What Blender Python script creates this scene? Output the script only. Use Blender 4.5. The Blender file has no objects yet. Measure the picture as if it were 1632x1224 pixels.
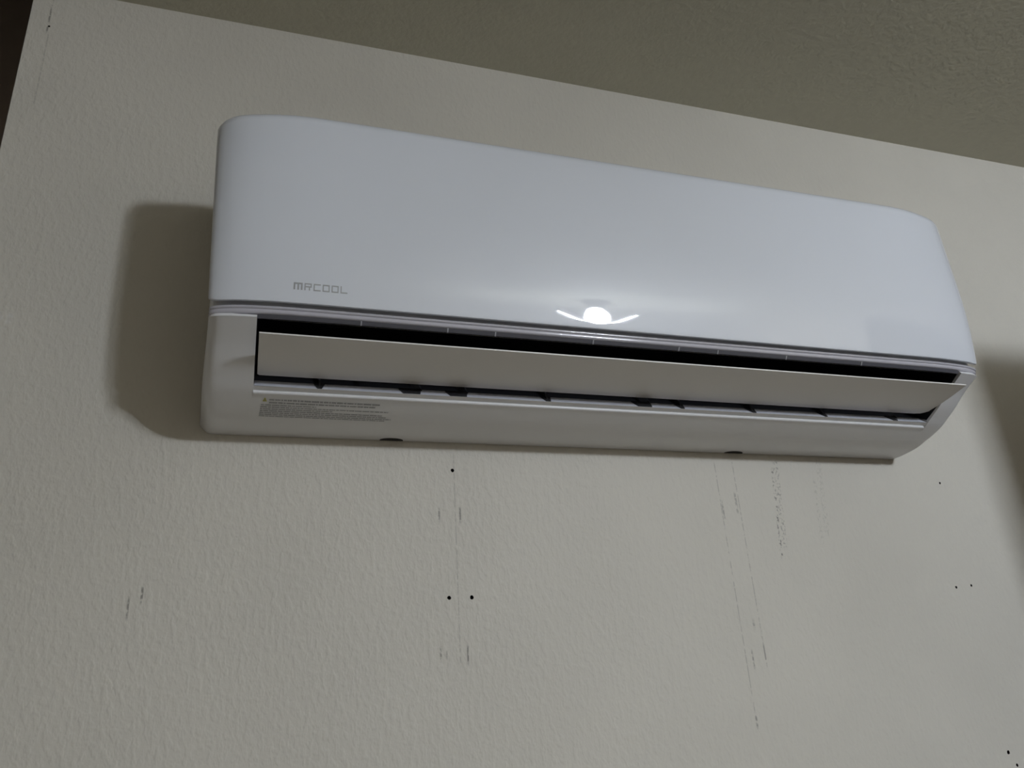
import bpy, bmesh, math, random
from mathutils import Matrix, Vector
from mathutils.geometry import tessellate_polygon

random.seed(4)
S = bpy.context.scene
COL = S.collection
ZC = 1.42                     # camera height above the floor; heights below are measured from the camera

# ------------------------------------------------------------------ camera
cam_data = bpy.data.cameras.new('camera')
cam = bpy.data.objects.new('camera', cam_data)
COL.objects.link(cam)
cam_data.sensor_width = 36.0
cam_data.lens = 36.0 * 1265.15 / 1632.0
cam_data.clip_start = 0.02
RC = ((0.95242564, 0.05835316, 0.2991326),
      (-0.29846621, 0.3771928, 0.87672317),
      (-0.0616711, -0.9242946, 0.37666454))
mw = Matrix.Identity(4)
for i in range(3):
    mw[i][0] = RC[i][0]
    mw[i][1] = -RC[i][1]
    mw[i][2] = -RC[i][2]
mw[0][3], mw[1][3], mw[2][3] = 0.0, -1.0, ZC
cam.matrix_world = mw
S.camera = cam

# ------------------------------------------------------------------ world, exposure, lamp settings
world = bpy.data.worlds.new('world')
S.world = world
world.use_nodes = True
world.node_tree.nodes['Background'].inputs['Color'].default_value = (0.5, 0.55, 0.6, 1)
world.node_tree.nodes['Background'].inputs['Strength'].default_value = 0.02
S.view_settings.view_transform = 'Standard'
S.view_settings.look = 'None'
S.view_settings.gamma = 1.0
S.view_settings.use_curve_mapping = False
S.view_settings.exposure = 0.0
LAMP_POS = (1.20, -2.05, 0.86)      # measured from the camera height
LAMP_COLOR = (0.90, 0.97, 1.08)
BULB_STRENGTH = 200.0
WING_STRENGTH = 880.0

# ------------------------------------------------------------------ materials
def mat(name, color, rough=0.5, spec=0.5, coat=0.0, bump=None, mottling=0.0, scale=8.0, metallic=0.0):
    m = bpy.data.materials.new(name)
    m.use_nodes = True
    nt = m.node_tree
    b = nt.nodes['Principled BSDF']
    b.inputs['Base Color'].default_value = (*color, 1)
    b.inputs['Roughness'].default_value = rough
    b.inputs['Specular IOR Level'].default_value = spec
    b.inputs['Metallic'].default_value = metallic
    b.inputs['Coat Weight'].default_value = coat
    b.inputs['Coat Roughness'].default_value = 0.025
    tc = nt.nodes.new('ShaderNodeTexCoord')
    if mottling:
        n = nt.nodes.new('ShaderNodeTexNoise')
        n.inputs['Scale'].default_value = scale
        n.inputs['Detail'].default_value = 4
        nt.links.new(tc.outputs['Object'], n.inputs['Vector'])
        mx = nt.nodes.new('ShaderNodeMix'); mx.data_type = 'RGBA'
        mx.inputs[6].default_value = (*[c * (1 - mottling) for c in color], 1)
        mx.inputs[7].default_value = (*[min(1, c * (1 + mottling)) for c in color], 1)
        nt.links.new(n.outputs['Fac'], mx.inputs[0])
        nt.links.new(mx.outputs[2], b.inputs['Base Color'])
    if bump:
        sc, st, dist = bump
        n = nt.nodes.new('ShaderNodeTexNoise')
        n.inputs['Scale'].default_value = sc
        n.inputs['Detail'].default_value = 3
        nt.links.new(tc.outputs['Object'], n.inputs['Vector'])
        bp = nt.nodes.new('ShaderNodeBump')
        bp.inputs['Strength'].default_value = st
        bp.inputs['Distance'].default_value = dist
        nt.links.new(n.outputs['Fac'], bp.inputs['Height'])
        nt.links.new(bp.outputs['Normal'], b.inputs['Normal'])
    return m

def emit(name, color, strength, one_sided=False):
    m = bpy.data.materials.new(name)
    m.use_nodes = True
    b = m.node_tree.nodes['Principled BSDF']
    b.inputs['Base Color'].default_value = (0.9, 0.9, 0.9, 1)
    b.inputs['Emission Color'].default_value = (*color, 1)
    b.inputs['Emission Strength'].default_value = strength
    if one_sided:
        nt = m.node_tree
        g = nt.nodes.new('ShaderNodeNewGeometry')
        mt = nt.nodes.new('ShaderNodeMath'); mt.operation = 'MULTIPLY_ADD'
        nt.links.new(g.outputs['Backfacing'], mt.inputs[0])
        mt.inputs[1].default_value = -strength
        mt.inputs[2].default_value = strength
        nt.links.new(mt.outputs[0], b.inputs['Emission Strength'])
    return m

WALL_COLOR = (0.63, 0.602, 0.535)

def wall_paint():
    """off-white paint over orange-peel texture, with pencil lines and scuffs"""
    m = bpy.data.materials.new('textured_wall_paint')
    m.use_nodes = True
    nt = m.node_tree
    N, L = nt.nodes, nt.links
    b = N['Principled BSDF']
    b.inputs['Roughness'].default_value = 0.55
    b.inputs['Specular IOR Level'].default_value = 0.25
    tc = N.new('ShaderNodeTexCoord')
    sep = N.new('ShaderNodeSeparateXYZ')
    L.new(tc.outputs['Object'], sep.inputs[0])
    X, Z = sep.outputs['X'], sep.outputs['Z']
    def math_(op, a, c=None):
        n = N.new('ShaderNodeMath'); n.operation = op
        for k, v in enumerate((a, c)):
            if v is None: continue
            if isinstance(v, (int, float)): n.inputs[k].default_value = v
            else: L.new(v, n.inputs[k])
        return n.outputs[0]
    def ramp(v, a, c, x=0.0, y=1.0):
        n = N.new('ShaderNodeMapRange'); n.interpolation_type = 'SMOOTHSTEP'
        L.new(v, n.inputs['Value'])
        n.inputs['From Min'].default_value = a; n.inputs['From Max'].default_value = c
        n.inputs['To Min'].default_value = x; n.inputs['To Max'].default_value = y
        return n.outputs['Result']
    def noise(scale, detail=3.0, sx=1.0, sz=1.0):
        mp = N.new('ShaderNodeMapping')
        mp.inputs['Scale'].default_value = (sx, 1, sz)
        L.new(tc.outputs['Object'], mp.inputs['Vector'])
        n = N.new('ShaderNodeTexNoise')
        n.inputs['Scale'].default_value = scale
        n.inputs['Detail'].default_value = detail
        L.new(mp.outputs[0], n.inputs['Vector'])
        return n.outputs['Fac']
    grit = noise(260, 2)
    broken = ramp(noise(160, 2), 0.36, 0.56)
    total = None
    # x, z low, z high, width, strength, slant
    marks = [(0.2508, 0.050, 0.322, 0.0012, 0.22, 0),
             (0.6531, -0.035, 0.321, 0.0011, 0.30, 0),
             (0.6842, 0.032, 0.328, 0.0011, 0.30, 0),
             (0.6842, 0.032, 0.060, 0.0016, 0.50, 0),
             (0.6535, -0.045, -0.030, 0.0020, 0.55, 0),
             (0.6555, 0.235, 0.262, 0.0018, 0.45, 0),
             (0.6795, 0.245, 0.275, 0.0026, 0.35, 0),
             (0.6640, 0.030, 0.052, 0.0018, 0.50, 0),
             (0.6745, 0.082, 0.092, 0.0025, 0.45, 0),
             (0.2290, 0.228, 0.246, 0.0018, 0.50, 0),
             (0.2572, 0.228, 0.248, 0.0020, 0.55, 0),
             (0.2265, 0.058, 0.076, 0.0016, 0.50, 0),
             (0.2340, 0.060, 0.070, 0.0016, 0.35, 0),
             (0.2605, 0.053, 0.076, 0.0016, 0.60, 0),
             (-0.3224, 0.93, 1.01, 0.0016, 0.55, 0),
             (-0.3195, 0.80, 0.93, 0.0014, 0.22, 0),
             (-0.1160, 0.134, 0.152, 0.0018, 0.60, 0),
             (-0.1290, 0.118, 0.140, 0.0016, 0.55, 0),
             (0.7415, 0.180, 0.315, 0.0030, 0.33, 0.09),
             (0.7500, 0.195, 0.330, 0.0060, 0.20, 0.09),
             (0.8300, 0.210, 0.335, 0.0070, 0.08, 0.09),
             (0.8180, 0.200, 0.300, 0.0040, 0.08, 0.09)]
    for x, z0, z1, w, s, sl in marks:
        xx = math_('SUBTRACT', X, x)
        if sl:
            t = math_('MULTIPLY', math_('SUBTRACT', Z, z0 + ZC), sl)
            xx = math_('SUBTRACT', xx, t)
        d = math_('ABSOLUTE', xx)
        k = ramp(d, w * 0.35, w, s, 0.0)
        k = math_('MULTIPLY', k, ramp(Z, z0 + ZC - 0.004, z0 + ZC + 0.004))
        k = math_('MULTIPLY', k, ramp(Z, z1 + ZC - 0.004, z1 + ZC + 0.004, 1.0, 0.0))
        if w >= 0.0028:
            k = math_('MULTIPLY', k, ramp(noise(330, 2, 1, 0.6), 0.5, 0.62))
            k = math_('MULTIPLY', k, 2.0)
        else:
            k = math_('MULTIPLY', k, broken)
        total = k if total is None else math_('MAXIMUM', total, k)
    base = N.new('ShaderNodeMix'); base.data_type = 'RGBA'
    c = WALL_COLOR
    base.inputs[6].default_value = (c[0] * .98, c[1] * .98, c[2] * .98, 1)
    base.inputs[7].default_value = (c[0] * 1.02, c[1] * 1.02, c[2] * 1.02, 1)
    L.new(ramp(noise(5, 4), 0.3, 0.7), base.inputs[0])
    # one whitish filler patch near the left edge of the wall
    vd = N.new('ShaderNodeVectorMath'); vd.operation = 'DISTANCE'
    L.new(tc.outputs['Object'], vd.inputs[0])
    vd.inputs[1].default_value = (-0.302, 0.0, 0.476 + ZC)
    patch = math_('MULTIPLY', ramp(vd.outputs['Value'], 0.004, 0.011, 1.0, 0.0), ramp(noise(120), 0.35, 0.6))
    pm = N.new('ShaderNodeMix'); pm.data_type = 'RGBA'
    pm.inputs[7].default_value = (0.72, 0.71, 0.70, 1)
    L.new(math_('MULTIPLY', patch, 0.5), pm.inputs[0])
    L.new(base.outputs[2], pm.inputs[6])
    mk = N.new('ShaderNodeMix'); mk.data_type = 'RGBA'
    mk.inputs[7].default_value = (0.05, 0.047, 0.043, 1)
    L.new(total, mk.inputs[0])
    L.new(pm.outputs[2], mk.inputs[6])
    L.new(mk.outputs[2], b.inputs['Base Color'])
    # orange peel: short ragged ridges, a little taller than wide
    peel = noise(150, 3, 1.25, 0.8)
    peel2 = ramp(noise(95, 2, 1.3, 0.7), 0.42, 0.66)
    h = math_('ADD', math_('MULTIPLY', peel, 0.7), math_('MULTIPLY', peel2, 0.5))
    h = math_('ADD', h, math_('MULTIPLY', grit, 0.12))
    bp = N.new('ShaderNodeBump')
    bp.inputs['Strength'].default_value = 0.42
    bp.inputs['Distance'].default_value = 0.0016
    L.new(h, bp.inputs['Height'])
    L.new(bp.outputs['Normal'], b.inputs['Normal'])
    return m

M_WALL = wall_paint()
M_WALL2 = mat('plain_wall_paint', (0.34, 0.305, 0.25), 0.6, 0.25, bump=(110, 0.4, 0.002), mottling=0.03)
M_CEIL = mat('ceiling_paint', (0.54, 0.52, 0.42), 0.7, 0.2, bump=(120, 0.6, 0.002), mottling=0.06, scale=70)
M_FLOOR = mat('tan_carpet', (0.17, 0.145, 0.115), 0.9, 0.1, bump=(300, 0.6, 0.004), mottling=0.15, scale=90)
M_DARK = mat('dark_brown_paint', (0.55, 0.48, 0.42), 0.6, 0.2, mottling=0.1)
M_DOOR = mat('brown_wood', (0.20, 0.115, 0.06), 0.4, 0.4, mottling=0.2, scale=14)
M_PANEL = mat('glossy_white_plastic', (0.735, 0.765, 0.82), 0.38, 0.3, coat=0.8)
M_BODY = mat('satin_white_plastic', (0.80, 0.80, 0.805), 0.28, 0.5)
M_TRIM = mat('silver_lilac_plastic', (0.52, 0.51, 0.56), 0.14, 0.6, coat=0.6)
M_TRIMD = mat('smoky_grey_plastic', (0.10, 0.10, 0.115), 0.2, 0.5)
M_RIB = mat('pale_grey_plastic', (0.36, 0.36, 0.39), 0.35)
M_LOUVER = mat('louver_white_plastic', (0.80, 0.785, 0.76), 0.4, 0.4)
M_DUCT = mat('duct_plastic_shaded', (0.012, 0.012, 0.014), 0.5, 0.3)  # near-black stands in for the shade inside the outlet
M_DUCTF = mat('duct_plastic_lit', (0.78, 0.80, 0.88), 0.25, 0.5)  # pale strip kept to where the lamp reaches the duct floor
M_VANE = mat('dark_vane_and_shadow', (0.03, 0.03, 0.033), 0.45, 0.4)
M_NOTCH = mat('notch_shade', (0.03, 0.028, 0.026), 0.6, 0.2)
M_LOGO = mat('chrome_grey_print', (0.42, 0.43, 0.44), 0.3, 0.5, metallic=0.2)
M_TEXT = mat('grey_print', (0.30, 0.30, 0.305), 0.5)
M_YEL = mat('yellow_print', (0.45, 0.42, 0.05), 0.5)
M_HOLE = mat('dark_hole', (0.012, 0.011, 0.010), 0.8, 0.1)
M_METAL = mat('black_heatsink_metal', (0.03, 0.03, 0.035), 0.4, 0.5)
M_BRASS = mat('brushed_nickel', (0.55, 0.52, 0.47), 0.3, metallic=1.0)
M_BULB = emit('lamp_bulb_glow', LAMP_COLOR, BULB_STRENGTH)
M_WING = emit('lamp_panel_glow', LAMP_COLOR, WING_STRENGTH, True)

# ------------------------------------------------------------------ helpers
def link(name, bm, material, parent=None, smooth=None, normals=True):
    if normals:
        bmesh.ops.recalc_face_normals(bm, faces=bm.faces)
    me = bpy.data.meshes.new(name)
    bm.to_mesh(me); bm.free()
    me.materials.append(material)
    if smooth is not None:
        me.shade_smooth()
        me.set_sharp_from_angle(angle=math.radians(smooth))
    o = bpy.data.objects.new(name, me)
    COL.objects.link(o)
    if parent is not None:
        o.parent = parent
        o.matrix_parent_inverse = Matrix.Identity(4)
    return o

def box(bm, lo, hi):
    (x0, y0, z0), (x1, y1, z1) = lo, hi
    v = [bm.verts.new(p) for p in ((x0, y0, z0), (x1, y0, z0), (x1, y1, z0), (x0, y1, z0),
                                   (x0, y0, z1), (x1, y0, z1), (x1, y1, z1), (x0, y1, z1))]
    for f in ((3, 2, 1, 0), (4, 5, 6, 7), (0, 1, 5, 4), (1, 2, 6, 5), (2, 3, 7, 6), (3, 0, 4, 7)):
        bm.faces.new([v[i] for i in f])
    return v

def slab(name, lo, hi, material):
    bm = bmesh.new()
    box(bm, (lo[0], lo[1], lo[2] + ZC), (hi[0], hi[1], hi[2] + ZC))
    o = link(name, bm, material)
    o['kind'] = 'structure'
    return o

def loft(bm, rings, cap0=True, cap1=True, closed=True):
    """rings: lists of (x, y, z) with equal counts"""
    V = [[bm.verts.new(p) for p in r] for r in rings]
    n = len(V[0])
    for a, b in zip(V, V[1:]):
        for i in range(n if closed else n - 1):
            j = (i + 1) % n
            bm.faces.new((a[i], a[j], b[j], b[i]))
    if cap0: bm.faces.new(V[0])
    if cap1: bm.faces.new(V[-1])
    return V

def catmull(pts, k=4):
    out = []
    P = [pts[0]] + list(pts) + [pts[-1]]
    for i in range(1, len(P) - 2):
        for s in range(k):
            t = s / k
            out.append(tuple(0.5 * (2 * P[i][c] + (P[i + 1][c] - P[i - 1][c]) * t
                       + (2 * P[i - 1][c] - 5 * P[i][c] + 4 * P[i + 1][c] - P[i + 2][c]) * t * t
                       + (3 * P[i][c] - P[i - 1][c] - 3 * P[i + 1][c] + P[i + 2][c]) * t ** 3) for c in range(2)))
    out.append(tuple(pts[-1]))
    return out

# ------------------------------------------------------------------ the room
XL_WALL = -0.347          # outside corner where the wall ends
CEIL = 1.013
HOLES = [(0.2490, 0.2983, 0.0026), (0.2391, 0.1321, 0.0026), (0.2685, 0.1323, 0.0026),
         (1.0746, 0.2988, 0.0019), (1.0506, 0.1308, 0.0022), (1.0816, 0.1331, 0.0020),
         (1.0654, -0.1049, 0.0028), (-0.3208, 0.9412, 0.0016), (1.0755, -0.1225, 0.0022)]

def build_wall_back():
    bm = bmesh.new()
    x0, x1, z0, z1 = XL_WALL, 2.05, 0.0, CEIL + ZC
    outer = [Vector((x0, z0, 0)), Vector((x1, z0, 0)), Vector((x1, z1, 0)), Vector((x0, z1, 0))]
    loops = [outer]
    for hx, hz, r in HOLES:
        ring = []
        for k in range(10):
            a = -2 * math.pi * k / 10
            rr = r * random.uniform(0.85, 1.12)
            ring.append(Vector((hx + rr * math.cos(a), hz + ZC + rr * math.sin(a), 0)))
        loops.append(ring)
    flat = [p for lp in loops for p in lp]
    vs = [bm.verts.new((p.x, 0.0, p.y)) for p in flat]
    for t in tessellate_polygon(loops):
        try: bm.faces.new([vs[i] for i in t])
        except ValueError: pass
    bm.normal_update()
    for f in bm.faces:
        if f.normal.y > 0: f.normal_flip()
    # thickness: back sheet and rim
    bv = [bm.verts.new((p.x, 0.12, p.y)) for p in outer]
    bm.faces.new(bv)
    for i in range(4):
        j = (i + 1) % 4
        bm.faces.new((vs[i], vs[j], bv[j], bv[i]))
    w = link('wall_back', bm, M_WALL, normals=False)
    w['kind'] = 'structure'
    k = 4
    for (hx, hz, r), ring in zip(HOLES, loops[1:]):
        hb = bmesh.new()
        rings = [[(p.x, 0.0, p.y) for p in ring],
                 [(hx + (p.x - hx) * .9, 0.006, hz + ZC + (p.y - hz - ZC) * .9) for p in ring]]
        loft(hb, rings, cap0=False, cap1=True)
        link('screw_hole', hb, M_HOLE, w)
    return w

build_wall_back()
slab('floor', (-1.6, -3.4, -ZC - 0.08), (2.15, 1.3, -ZC), M_FLOOR)
slab('ceiling', (-1.6, -3.4, CEIL), (2.05, 0.0, CEIL + 0.1), M_CEIL)
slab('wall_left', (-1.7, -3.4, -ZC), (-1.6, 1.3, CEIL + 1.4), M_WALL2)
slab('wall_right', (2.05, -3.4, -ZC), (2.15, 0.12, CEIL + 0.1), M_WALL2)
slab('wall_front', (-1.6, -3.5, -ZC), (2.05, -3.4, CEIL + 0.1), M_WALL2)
# the unlit stairwell past the outside corner
slab('wall_stairwell', (-1.6, 0.55, -ZC), (0.3, 0.65, CEIL + 1.4), M_DARK)
slab('wall_stairwell_right', (XL_WALL + 0.04, 0.121, -ZC), (XL_WALL + 0.12, 0.55, CEIL + 1.4), M_DARK)
slab('wall_header', (-1.6, 0.0, CEIL + 0.03), (XL_WALL + 0.12, 0.02, CEIL + 1.4), M_DARK)
slab('stairwell_ceiling', (-1.6, 0.0, CEIL + 1.4), (0.3, 0.65, CEIL + 1.5), M_DARK)  # unseen lid that closes the stairwell overhead

# a brown door standing open at the right, beyond the frame: it throws the soft shadow at the right edge
def build_door():
    bm = bmesh.new()
    H = 2.06
    box(bm, (0, -0.018, 0.012), (0.80, 0.018, H))
    bmesh.ops.bevel(bm, geom=bm.edges[:], offset=0.002, segments=1, affect='EDGES')
    d = link('door_1', bm, M_DOOR)
    d['kind'] = 'structure'
    for z0, z1 in ((0.15, 0.95), (1.10, 1.88)):
        pb = bmesh.new()
        box(pb, (0.12, -0.023, z0), (0.68, 0.023, z1))
        bmesh.ops.bevel(pb, geom=pb.edges[:], offset=0.004, segments=2, affect='EDGES')
        link('door_panel', pb, M_DOOR, d)
    hb = bmesh.new()
    bmesh.ops.create_uvsphere(hb, u_segments=12, v_segments=8, radius=0.028,
                              matrix=Matrix.Translation((0.065, -0.06, 1.0)))
    bmesh.ops.create_cone(hb, cap_ends=True, segments=12, radius1=0.014, radius2=0.014, depth=0.05,
                          matrix=Matrix.Translation((0.065, -0.035, 1.0)) @ Matrix.Rotation(math.pi / 2, 4, 'X'))
    link('door_handle', hb, M_BRASS, d, smooth=40)
    d.location = (1.222, -0.65, 0)
    d.rotation_euler = (0, 0, math.radians(-4))
    return d
build_door()

# ------------------------------------------------------------------ the ceiling lamp (mirrored in the panel)
def build_lamp():
    root = bpy.data.objects.new('ceiling_lamp', None)
    COL.objects.link(root)
    lx, ly, lz = LAMP_POS
    root.location = (lx, ly, CEIL + ZC)
    root['label'] = 'white ceiling lamp with round bulb and glowing side wings, mirrored in the glossy panel'
    root['category'] = 'lamp'
    drop = CEIL - lz
    bm = bmesh.new()
    bmesh.ops.create_cone(bm, cap_ends=True, segments=24, radius1=0.05, radius2=0.06, depth=0.03,
                          matrix=Matrix.Translation((0, 0, -0.015)))
    bmesh.ops.create_cone(bm, cap_ends=True, segments=20, radius1=0.035, radius2=0.03, depth=drop - 0.11,
                          matrix=Matrix.Translation((0, 0, -0.03 - (drop - 0.11) / 2 + 0.002)))
    link('lamp_holder', bm, M_METAL, root, smooth=40)
    # tall globe below the holder
    bm = bmesh.new()
    rings = []
    for k in range(11):
        a = -math.pi / 2 * .93 + math.pi * .93 * k / 10
        r = 0.050 * math.cos(a)
        rings.append([(r * math.cos(t * math.pi / 8), r * math.sin(t * math.pi / 8), -drop - 0.02 + 0.105 * math.sin(a)) for t in range(16)])
    loft(bm, rings, cap0=True, cap1=True)
    link('lamp_bulb', bm, M_BULB, root, smooth=60)
    # two slim glowing side wings that rise from the base of the globe, each on a dark clip
    for yaw in (0.0, 180.0):
        M = Matrix.Rotation(math.radians(yaw + 24), 4, 'Z') @ Matrix.Translation((0.045, 0, -drop - 0.085)) \
            @ Matrix.Rotation(math.radians(-46), 4, 'Y')
        # dark heat sink above, light strip on the underside
        bm = bmesh.new()
        rings = []
        for k in range(9):
            u = k / 8
            hw = 0.036 * math.sin(math.pi * (0.14 + 0.76 * u)) ** 0.7
            rings.append([(u * 0.15, -hw, 0.0005), (u * 0.15, hw, 0.0005), (u * 0.15, hw * .6, 0.009), (u * 0.15, -hw * .6, 0.009)])
        loft(bm, rings)
        bm.transform(M)
        w = link('lamp_wing', bm, M_METAL, root)
        bm = bmesh.new()
        loft(bm, [[(r[0][0], r[0][1] * .95, 0), (r[1][0], r[1][1] * .95, 0)] for r in rings], False, False, closed=False)
        bm.transform(M)
        bm.normal_update()
        for f in bm.faces:
            if f.normal.z > 0: f.normal_flip()
        link('led_strip', bm, M_WING, w, normals=False)
        cb = bmesh.new()
        box(cb, (-0.006, -0.008, -0.008), (0.004, 0.008, 0.008)); cb.transform(M)
        link('wing_clip', cb, M_METAL, w)
    return root
build_lamp()

# ------------------------------------------------------------------ the air conditioner
XA, XB = -0.061, 1.0105      # ends of the unit at its front
def sx(x, y, z, widen=0.0):
    """the ends of the housing lean slightly from front to wall"""
    wl = max(0.0, min(1.0, 1 - (x - XA) / 0.048))
    wr = max(0.0, min(1.0, 1 - (XB - x) / 0.048))
    k = 1 + y / 0.19
    d = -0.0105 * k * wl - 0.0131 * k * wr
    if widen:
        t = max(0.0, min(1.0, (z - 0.424) / 0.22))
        d += widen * t * (wr - wl)
    return x + d

def pt(x, y, z, widen=0.0):
    return (sx(x, y, z, widen), y, z + ZC)

ac = bpy.data.objects.new('air_conditioner', None)
COL.objects.link(ac)
AC0 = Vector((0.475, 0.0, 0.332 + ZC))
ac.location = AC0
ac['label'] = 'white split air conditioner with open louver mounted high on the textured off-white wall'
ac['category'] = 'air conditioner'

def part(name, bm, material, parent=None, smooth=35, normals=True):
    bm.transform(Matrix.Translation(-AC0))
    return link(name, bm, material, parent or ac, smooth, normals)

# outer underside curve of the housing, from under the trim back to the wall
UNDER = catmull([(-0.1925, 0.4083), (-0.182, 0.4025), (-0.162, 0.3915), (-0.1387, 0.3758), (-0.120, 0.3652),
                 (-0.1005, 0.3552), (-0.0575, 0.3412), (-0.022, 0.3372), (-0.0015, 0.3368)], 4)
OX0, OX1 = -0.0100, 0.9650           # the outlet opening
BACK = [(-0.0015, 0.6600), (-0.150, 0.6650), (-0.180, 0.640), (-0.1830, 0.4200)]

FR = [(0, .0165), (.0015, .0145), (.004, .0125), (.008, .0105), (.014, .0082), (.022, .0060), (.032, .0042), (.045, .0028),
      (.060, .0016), (.080, .0006), (.105, .0001), (.135, 0)]
def plan_inset(x):
    """how far the front falls back towards the ends of the unit"""
    e = min(x - XA, XB - x)
    if e >= 0.135: return 0.0
    for (a, p), (b, q) in zip(FR, FR[1:]):
        if a <= e <= b: return p + (q - p) * (e - a) / (b - a)
    return FR[0][1]

def inset_ring(prof, x, d):
    n = len(prof); out = []
    c = (-0.09, 0.5)
    for i in range(n):
        a = prof[i - 1]; b = prof[(i + 1) % n]
        tx, tz = b[0] - a[0], b[1] - a[1]
        l = math.hypot(tx, tz) or 1
        nx, nz = tz / l, -tx / l
        p = prof[i]
        if (p[0] + nx * .001 - c[0]) ** 2 + (p[1] + nz * .001 - c[1]) ** 2 > (p[0] - c[0]) ** 2 + (p[1] - c[1]) ** 2:
            nx, nz = -nx, -nz
        if p[0] < -0.18: nx, nz = 0.90, 0.43
        y = min(-0.0008, p[0] + nx * d)
        if p[0] > -0.003: y = -0.0008 if p[0] > -0.002 else y
        y += 0.65 * plan_inset(x) * max(0.0, min(1.0, -y / 0.19))
        # rounded lower corners
        e = min(x - XA, XB - x)
        lift = 0.012 * max(0.0, 1 - e / 0.012) ** 2 * max(0.0, min(1.0, (0.350 - p[1]) / 0.012))
        front = max(0.0, min(1.0, (-p[0] - 0.11) / 0.07)) * max(0.0, 1 - e / 0.03)
        xx = x + (0.0015 if x < 0.5 else -0.0035) * front
        out.append(pt(xx, y, p[1] + nz * d + lift))
    return out

def build_housing():
    bm = bmesh.new()
    prof = UNDER + BACK
    r = 0.011
    E = [(0, r), (0.0012, r * .55), (0.0035, r * .28), (0.007, r * .08), (0.011, 0.0), (0.016, 0.0), (0.024, 0.0)]
    left = [inset_ring(prof, XA + e, d) for e, d in E] + [inset_ring(prof, -0.022, 0), inset_ring(prof, OX0, 0)]
    loft(bm, left, cap1=False)
    right = [inset_ring(prof, OX1, 0), inset_ring(prof, 0.972, 0)] + [inset_ring(prof, XB - e, d) for e, d in reversed(E)]
    loft(bm, right, cap0=False)
    # middle: hollow outlet with a rounded lower lip
    low = [p for p in UNDER if p[0] > -0.0970]
    lip = [(-0.1098, 0.3608), (-0.1085, 0.3604), (-0.1018, 0.3588)]
    lip += [(-0.1000 - 0.0024 * math.cos(math.radians(t)), 0.3571 + 0.0024 * math.sin(math.radians(t))) for t in range(35, -75, -12)]
    lip += [(-0.0985, 0.3545)]
    cav = [(-0.1840, 0.4100), (-0.165, 0.450), (-0.100, 0.500), (-0.045, 0.475), (-0.042, 0.420), (-0.066, 0.396), (-0.0960, 0.3722)]
    ring = cav + lip + low + BACK
    mid = [[(x, min(-0.0008, y + 0.65 * plan_inset(x) * max(0.0, min(1.0, -y / 0.19))), z + ZC) for y, z in ring]
           for x in (OX0, 0.02, 0.045, 0.074, 0.25, 0.5, 0.75, 0.8755, 0.9045, 0.945, OX1)]
    loft(bm, mid, cap0=False, cap1=False)
    cut = [p for p in UNDER if p[0] <= -0.0970] + low[:1]      # outline the outlet takes out of the section
    for x in (OX0, OX1):
        bm.faces.new([bm.verts.new((x, y + 0.65 * plan_inset(x) * max(0.0, min(1.0, -y / 0.19)), z + ZC))
                      for y, z in cut + lip[::-1] + cav[::-1] + [BACK[-1]]])
    bmesh.ops.remove_doubles(bm, verts=bm.verts[:], dist=0.00005)
    return part('housing', bm, M_BODY, smooth=38)
build_housing()

def build_duct():
    # dark lining of the outlet, also covering the shaded upper floor
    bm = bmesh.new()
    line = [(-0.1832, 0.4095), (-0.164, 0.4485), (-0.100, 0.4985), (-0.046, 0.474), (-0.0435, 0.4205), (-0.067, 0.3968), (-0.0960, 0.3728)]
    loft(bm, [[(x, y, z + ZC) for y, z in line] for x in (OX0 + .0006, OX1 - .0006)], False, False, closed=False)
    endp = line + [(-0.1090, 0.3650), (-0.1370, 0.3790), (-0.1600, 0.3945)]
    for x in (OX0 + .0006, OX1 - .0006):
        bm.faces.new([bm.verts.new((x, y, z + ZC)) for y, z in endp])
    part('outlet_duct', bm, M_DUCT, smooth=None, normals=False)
    bm = bmesh.new()
    line = [(-0.0960, 0.3729), (-0.1030, 0.3668), (-0.1097, 0.3611)]
    loft(bm, [[(x, y, z + ZC) for y, z in line] for x in (OX0 + .001, OX1 - .001)], False, False, closed=False)
    part('duct_floor', bm, M_DUCTF, smooth=40, normals=False)
    # vertical air vanes
    for x, yaw, shadow_w in ((0.0645, 0, .005), (0.174, 38, .021), (0.233, 38, .021), (0.352, 0, .006), (0.490, 35, .020),
                         (0.547, 0, .005), (0.660, 0, .006), (0.781, 0, .004), (0.905, 30, .008)):
        vb = bmesh.new()
        sec = [(-0.1065, 0.3650), (-0.100, 0.3790), (-0.080, 0.4020), (-0.055, 0.4120), (-0.062, 0.4030), (-0.094, 0.3755)]
        loft(vb, [[(s, y + 0.08, z - 0.39) for y, z in sec] for s in (-0.0011, 0.0011)])
        vb.transform(Matrix.Translation((x, -0.08, 0.39 + ZC)) @ Matrix.Rotation(math.radians(yaw), 4, 'Z'))
        # flat dark patch on the duct floor standing in for the vane's shadow
        f0 = [(x - shadow_w / 2, -0.1096, 0.3614 + ZC), (x + shadow_w / 2, -0.1096, 0.3614 + ZC),
              (x + shadow_w / 2 + .004, -0.0975, 0.3722 + ZC), (x - shadow_w / 2 - .004, -0.0975, 0.3722 + ZC)]
        loft(vb, [[(a, b, c) for a, b, c in f0], [(a, b - 0.0006, c + 0.0009) for a, b, c in f0]])
        part('air_vane', vb, M_VANE, smooth=None)
build_duct()

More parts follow.
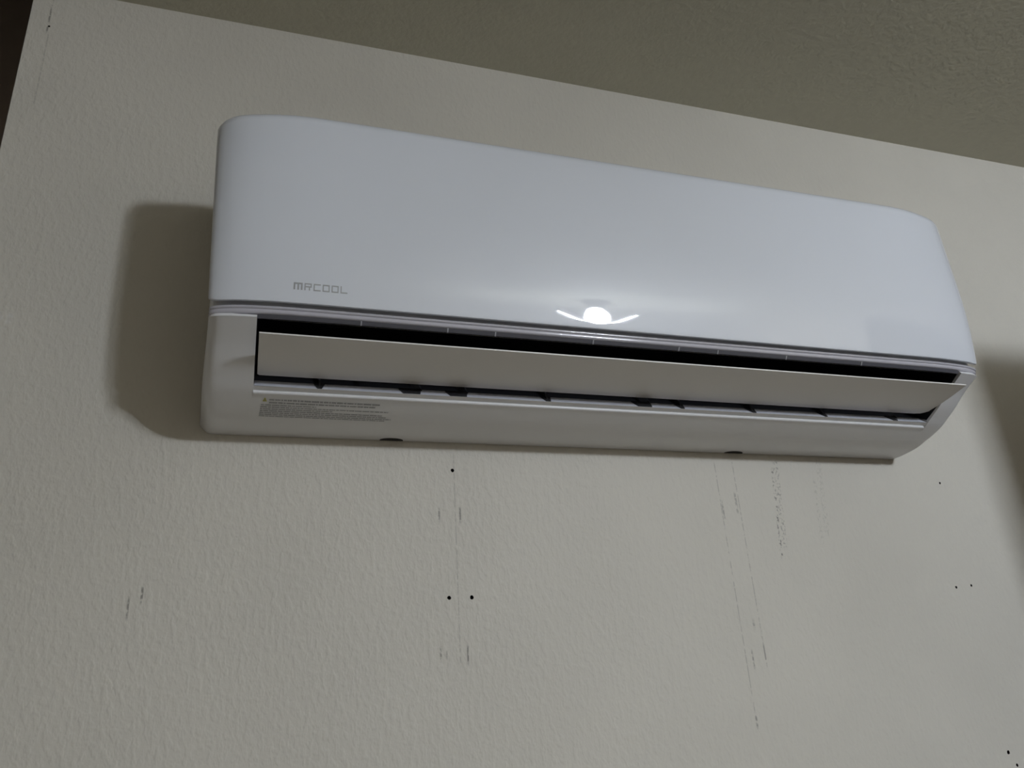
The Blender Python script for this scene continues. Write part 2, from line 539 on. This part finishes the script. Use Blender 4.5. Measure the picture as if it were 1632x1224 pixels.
# front panel: a shell that wraps over the top and around both ends
def build_panel():
    R = 0.018
    T = 0.6849
    cy, cz = -0.1897, T - R
    outer = [(-0.1945, 0.4263), (-0.1966, 0.4262), (-0.1974, 0.4266), (-0.1977, 0.4275)]
    for k in range(0, 26):
        z = 0.4305 + 0.006 * k
        outer.append((-0.2078 + max(0, 0.55 - z) ** 2 / 1.5, z))
    outer += [(-0.2077, 0.610), (-0.2076, 0.640)]
    for k in range(0, 9):
        a = math.radians(180 - 90 * k / 8)
        outer.append((cy + R * math.cos(a), cz + R * math.sin(a)))
    outer += [(-0.120, 0.6825), (-0.060, 0.6775), (-0.012, 0.6720)]
    inner = [(-0.012, 0.6680), (-0.120, 0.6780), (-0.185, 0.6790), (-0.2020, 0.660), (-0.2030, 0.630), (-0.2020, 0.500), (-0.1945, 0.440),
             (-0.1900, 0.4340), (-0.1860, 0.4330), (-0.1870, 0.4310), (-0.1925, 0.4290)]
    ST = [(0, .0165, .0150, .0060), (.0015, .0145, .0125, .0038), (.004, .0125, .0105, .0020), (.008, .0105, .0075, .0007),
          (.014, .0082, .0052, 0), (.022, .0060, .0042, 0), (.032, .0042, .0036, 0), (.045, .0028, .0026, 0),
          (.060, .0016, .0016, 0), (.080, .0006, .0006, 0), (.105, .0001, 0, 0), (.135, 0, 0, 0)]
    def ring(x, a, b, c):
        out = []
        for y, z in outer + inner:
            ty = max(0.0, min(1.0, (-y - 0.012) / 0.19))
            tz = max(0.0, min(1.0, (z - 0.4222) / (T - 0.4222)))
            yy = y + a * (1 + 0.9 * tz) * ty
            zz = z - b * tz ** 3 + c * (1 - tz) ** 6
            out.append(pt(x, yy, zz, 0.007))
        return out
    xs = [(XA + e, a, b, c) for e, a, b, c in ST] + [(x, 0, 0, 0) for x in (0.2, 0.35, 0.5, 0.65, 0.78)] \
        + [(XB - e, a, b, c) for e, a, b, c in reversed(ST)]
    bm = bmesh.new()
    loft(bm, [ring(*s) for s in xs])
    return part('front_panel', bm, M_PANEL, smooth=40)
panel = build_panel()

def build_trim():
    sec = [(-0.1845, 0.4252), (-0.1900, 0.4242), (-0.1918, 0.4232)]
    sec += [(-0.1932 - 0.0019 * math.cos(math.radians(t)), 0.4202 + 0.0019 * math.sin(math.radians(t))) for t in range(65, -60, -12)]
    sec += [(-0.1893 - 0.0042 * math.cos(math.radians(t)), 0.4166 + 0.0042 * math.sin(math.radians(t))) for t in range(22, -45, -9)]
    sec += [(-0.1890, 0.4132), (-0.1845, 0.4132)]
    low = [(-0.1845, 0.4140), (-0.1906, 0.4136), (-0.1900, 0.4124), (-0.1891, 0.4108), (-0.1880, 0.4093), (-0.1845, 0.4100)]
    def ring(x, a, sec=sec):
        return [pt(x, y + a * max(0, min(1, (-y - 0.10) / 0.09)), z) for y, z in sec]
    off = 0.0015
    xs = [(XA + off + e, a) for e, a in FR] + [(x, 0) for x in (0.2, 0.4, 0.6, 0.78)] + [(XB - off - e, a) for e, a in reversed(FR)]
    bm = bmesh.new()
    loft(bm, [ring(*s) for s in xs])
    tr = part('trim_strip', bm, M_TRIM, smooth=45)
    bm = bmesh.new()
    loft(bm, [ring(min(max(x, XA + .006), XB - .006), a, low) for x, a in xs[3:-3]])
    part('lower_trim', bm, M_TRIMD, tr, smooth=50)
    for x in (0.102, 0.202, 0.260, 0.386, 0.505, 0.562, 0.667, 0.790):
        rb = bmesh.new()
        rs = [(-0.1912, 0.4136), (-0.1905, 0.4122), (-0.1895, 0.4105), (-0.1882, 0.4088), (-0.1860, 0.4100), (-0.188, 0.414)]
        loft(rb, [[(x + s, y, z + ZC) for y, z in rs] for s in (-0.0008, 0.0008)])
        part('clip_rib', rb, M_RIB, tr, smooth=None)
    return tr
build_trim()

# louver: one curved slat, swung out level
def build_louver():
    under = catmull([(-0.1940, 0.3876), (-0.175, 0.3838), (-0.1567, 0.3804), (-0.135, 0.3774), (-0.1070, 0.3754)], 4)
    def ring(x, rear):
        o = []
        for y, z in under:
            o.append((x, min(y, -rear), z + ZC))
        up = []
        for y, z in under:
            t = (y + 0.194) / 0.087
            th = 0.0016 + 0.0024 * math.sin(math.pi * min(1, max(0, t)) ** 0.8)
            up.append((x, min(y, -rear) , z + th + ZC))
        return o + up[::-1]
    bm = bmesh.new()
    xs = [(-0.0068, 0.1105), (-0.0045, 0.1070), (0.2, 0.1070), (0.45, 0.1070), (0.7, 0.1070), (0.945, 0.1070),
          (0.956, 0.1090), (0.9605, 0.1135), (0.9632, 0.1205)]
    loft(bm, [ring(*s) for s in xs])
    lv = part('louver', bm, M_LOUVER, smooth=35)
    # pivot arms that carry the slat
    for x in (0.117, 0.246, 0.495, 0.662, 0.80):
        ab = bmesh.new()
        sec = [(-0.1100, 0.3785), (-0.1080, 0.3755), (-0.0900, 0.3860), (-0.0700, 0.4000), (-0.0720, 0.4060), (-0.0950, 0.3950)]
        loft(ab, [[(x + s, y, z + ZC) for y, z in sec] for s in (-0.0009, 0.0009)])
        part('pivot_arm', ab, M_RIB, lv, smooth=None)
    return lv
build_louver()

# dark half-round discs painted for the shade in the bottom edge notches
def under_at(y):
    for a, b in zip(UNDER, UNDER[1:]):
        if a[0] <= y <= b[0]:
            t = (y - a[0]) / (b[0] - a[0])
            return a[1] + t * (b[1] - a[1])
    return UNDER[-1][1]

for x in (0.1665, 0.6870):
    bm = bmesh.new()
    lo, hi = [], []
    for k in range(13):
        a = math.pi * k / 12
        y = -0.0025 - 0.0095 * math.sin(a) ** 0.8
        xx = x + 0.0155 * math.cos(a)
        lo.append((xx, y, under_at(y) + ZC - 0.0005)); hi.append((xx, y, under_at(y) + ZC + 0.0015))
    loft(bm, [lo, hi])
    part('shaded_notch', bm, M_NOTCH, smooth=None)

# lettering on the panel: wide rounded capitals after a lower-case m
def build_logo():
    bm = bmesh.new()
    # strokes on a 4 x 3 grid per letter: (x0, z0, x1, z1)
    t = 0.16
    glyphs = {
        'm': [(0, 0, t * 1.2, 1), (0.42, 0, 0.42 + t * 1.2, 1), (0.82, 0, 1.0, 1), (0, 1 - t * 1.3, 1.0, 1)],
        'R': [(0, 0, t, 1), (0, 1 - t, 1, 1), (1 - t, .5, 1, 1), (0, .42, 1, .42 + t), (.62, 0, .62 + t, .42)],
        'C': [(0, 0, t, 1), (0, 1 - t, 1, 1), (0, 0, 1, t)],
        'O': [(0, 0, t, 1), (1 - t, 0, 1, 1), (0, 1 - t, 1, 1), (0, 0, 1, t)],
        'L': [(0, 0, t, 1), (0, 0, 1, t)],
    }
    x = 0.0262
    w, h, gap = 0.0077, 0.0082, 0.0021
    for i, ch in enumerate('mRCOOL'):
        ww = w * (1.25 if ch == 'm' else 1.0)
        for a, b, c, d in glyphs[ch]:
            p0 = (x + a * ww, -0.2085, 0.4415 + ZC + b * h)
            p1 = (x + c * ww, -0.2000, 0.4415 + ZC + d * h)
            box(bm, p0, p1)
        x += ww + gap
    return bm

def hug_panel(bm, proud=0.00025):
    """lay flat lettering on the curved panel skin"""
    me = panel.data
    from mathutils.bvhtree import BVHTree
    bv = BVHTree.FromPolygons([v.co for v in me.vertices], [p.vertices for p in me.polygons])
    for v in bm.verts:
        o = Vector((v.co.x - AC0.x, -0.4, v.co.z - AC0.z))
        hit = bv.ray_cast(o, Vector((0, 1, 0)))[0]
        if hit is not None:
            v.co.y = hit.y - proud if v.co.y < -0.204 else hit.y + 0.0005
    return bm
part('logo_lettering', hug_panel(build_logo()), M_LOGO, panel, smooth=None)

# warning print on the underside: rows of small grey print and a yellow triangle
def print_quad(bm, x0, x1, y0, y1, skew=0.0):
    ps = []
    for x, y in ((x0, y0), (x1, y0), (x1, y1), (x0, y1)):
        ps.append((x, y - 0.00012, under_at(y) + ZC - 0.00022))
    f = bm.faces.new([bm.verts.new(p) for p in ps])
def build_warning():
    bm = bmesh.new()
    rows = []      # (y centre, height, x start, x end)
    ys = -0.0915
    rows.append((-0.0910, 0.0030, 0.0085, 0.1380))
    rows.append((-0.0862, 0.0026, 0.0085, 0.1330))
    rows.append((-0.0818, 0.0020, -0.0005, 0.0640))
    rows.append((-0.0783, 0.0020, -0.0010, 0.1505))
    rows.append((-0.0748, 0.0020, -0.0012, 0.0830))
    rows.append((-0.0713, 0.0020, -0.0015, 0.1440))
    rows.append((-0.0678, 0.0020, -0.0018, 0.1500))
    rows.append((-0.0643, 0.0020, -0.0020, 0.1560))
    rows.append((-0.0610, 0.0018, -0.0022, 0.1480))
    for y, h, xa, xb in rows:
        x = xa
        while x < xb:
            n = random.randint(2, 8)
            for _ in range(n):
                cw = random.uniform(0.0007, 0.0011)
                if x + cw > xb: break
                hh = h * random.uniform(0.75, 1.0)
                print_quad(bm, x, x + cw, y - hh / 2, y + hh / 2)
                x += cw + 0.00022
            x += 0.0009
    o = part('warning_text', bm, M_TEXT, smooth=None)
    o['label'] = 'rows of small grey warning print'
    o['kind'] = 'stuff'
    bm = bmesh.new()
    ps = [(0.0010, -0.0878), (0.0058, -0.0878), (0.0042, -0.0938), (0.0030, -0.0938)]
    bm.faces.new([bm.verts.new((x, y - 0.00012, under_at(y) + ZC - 0.00024)) for x, y in ps])
    s = part('warning_symbol', bm, M_YEL, smooth=None)
    s['label'] = 'small yellow warning triangle'
    bm = bmesh.new()
    ps = [(0.0030, -0.0888), (0.0038, -0.0888), (0.0040, -0.0922), (0.0030, -0.0922)]
    bm.faces.new([bm.verts.new((x, y - 0.00012, under_at(y) + ZC - 0.0004)) for x, y in ps])
    part('warning_bolt', bm, M_TEXT, s, smooth=None)
build_warning()
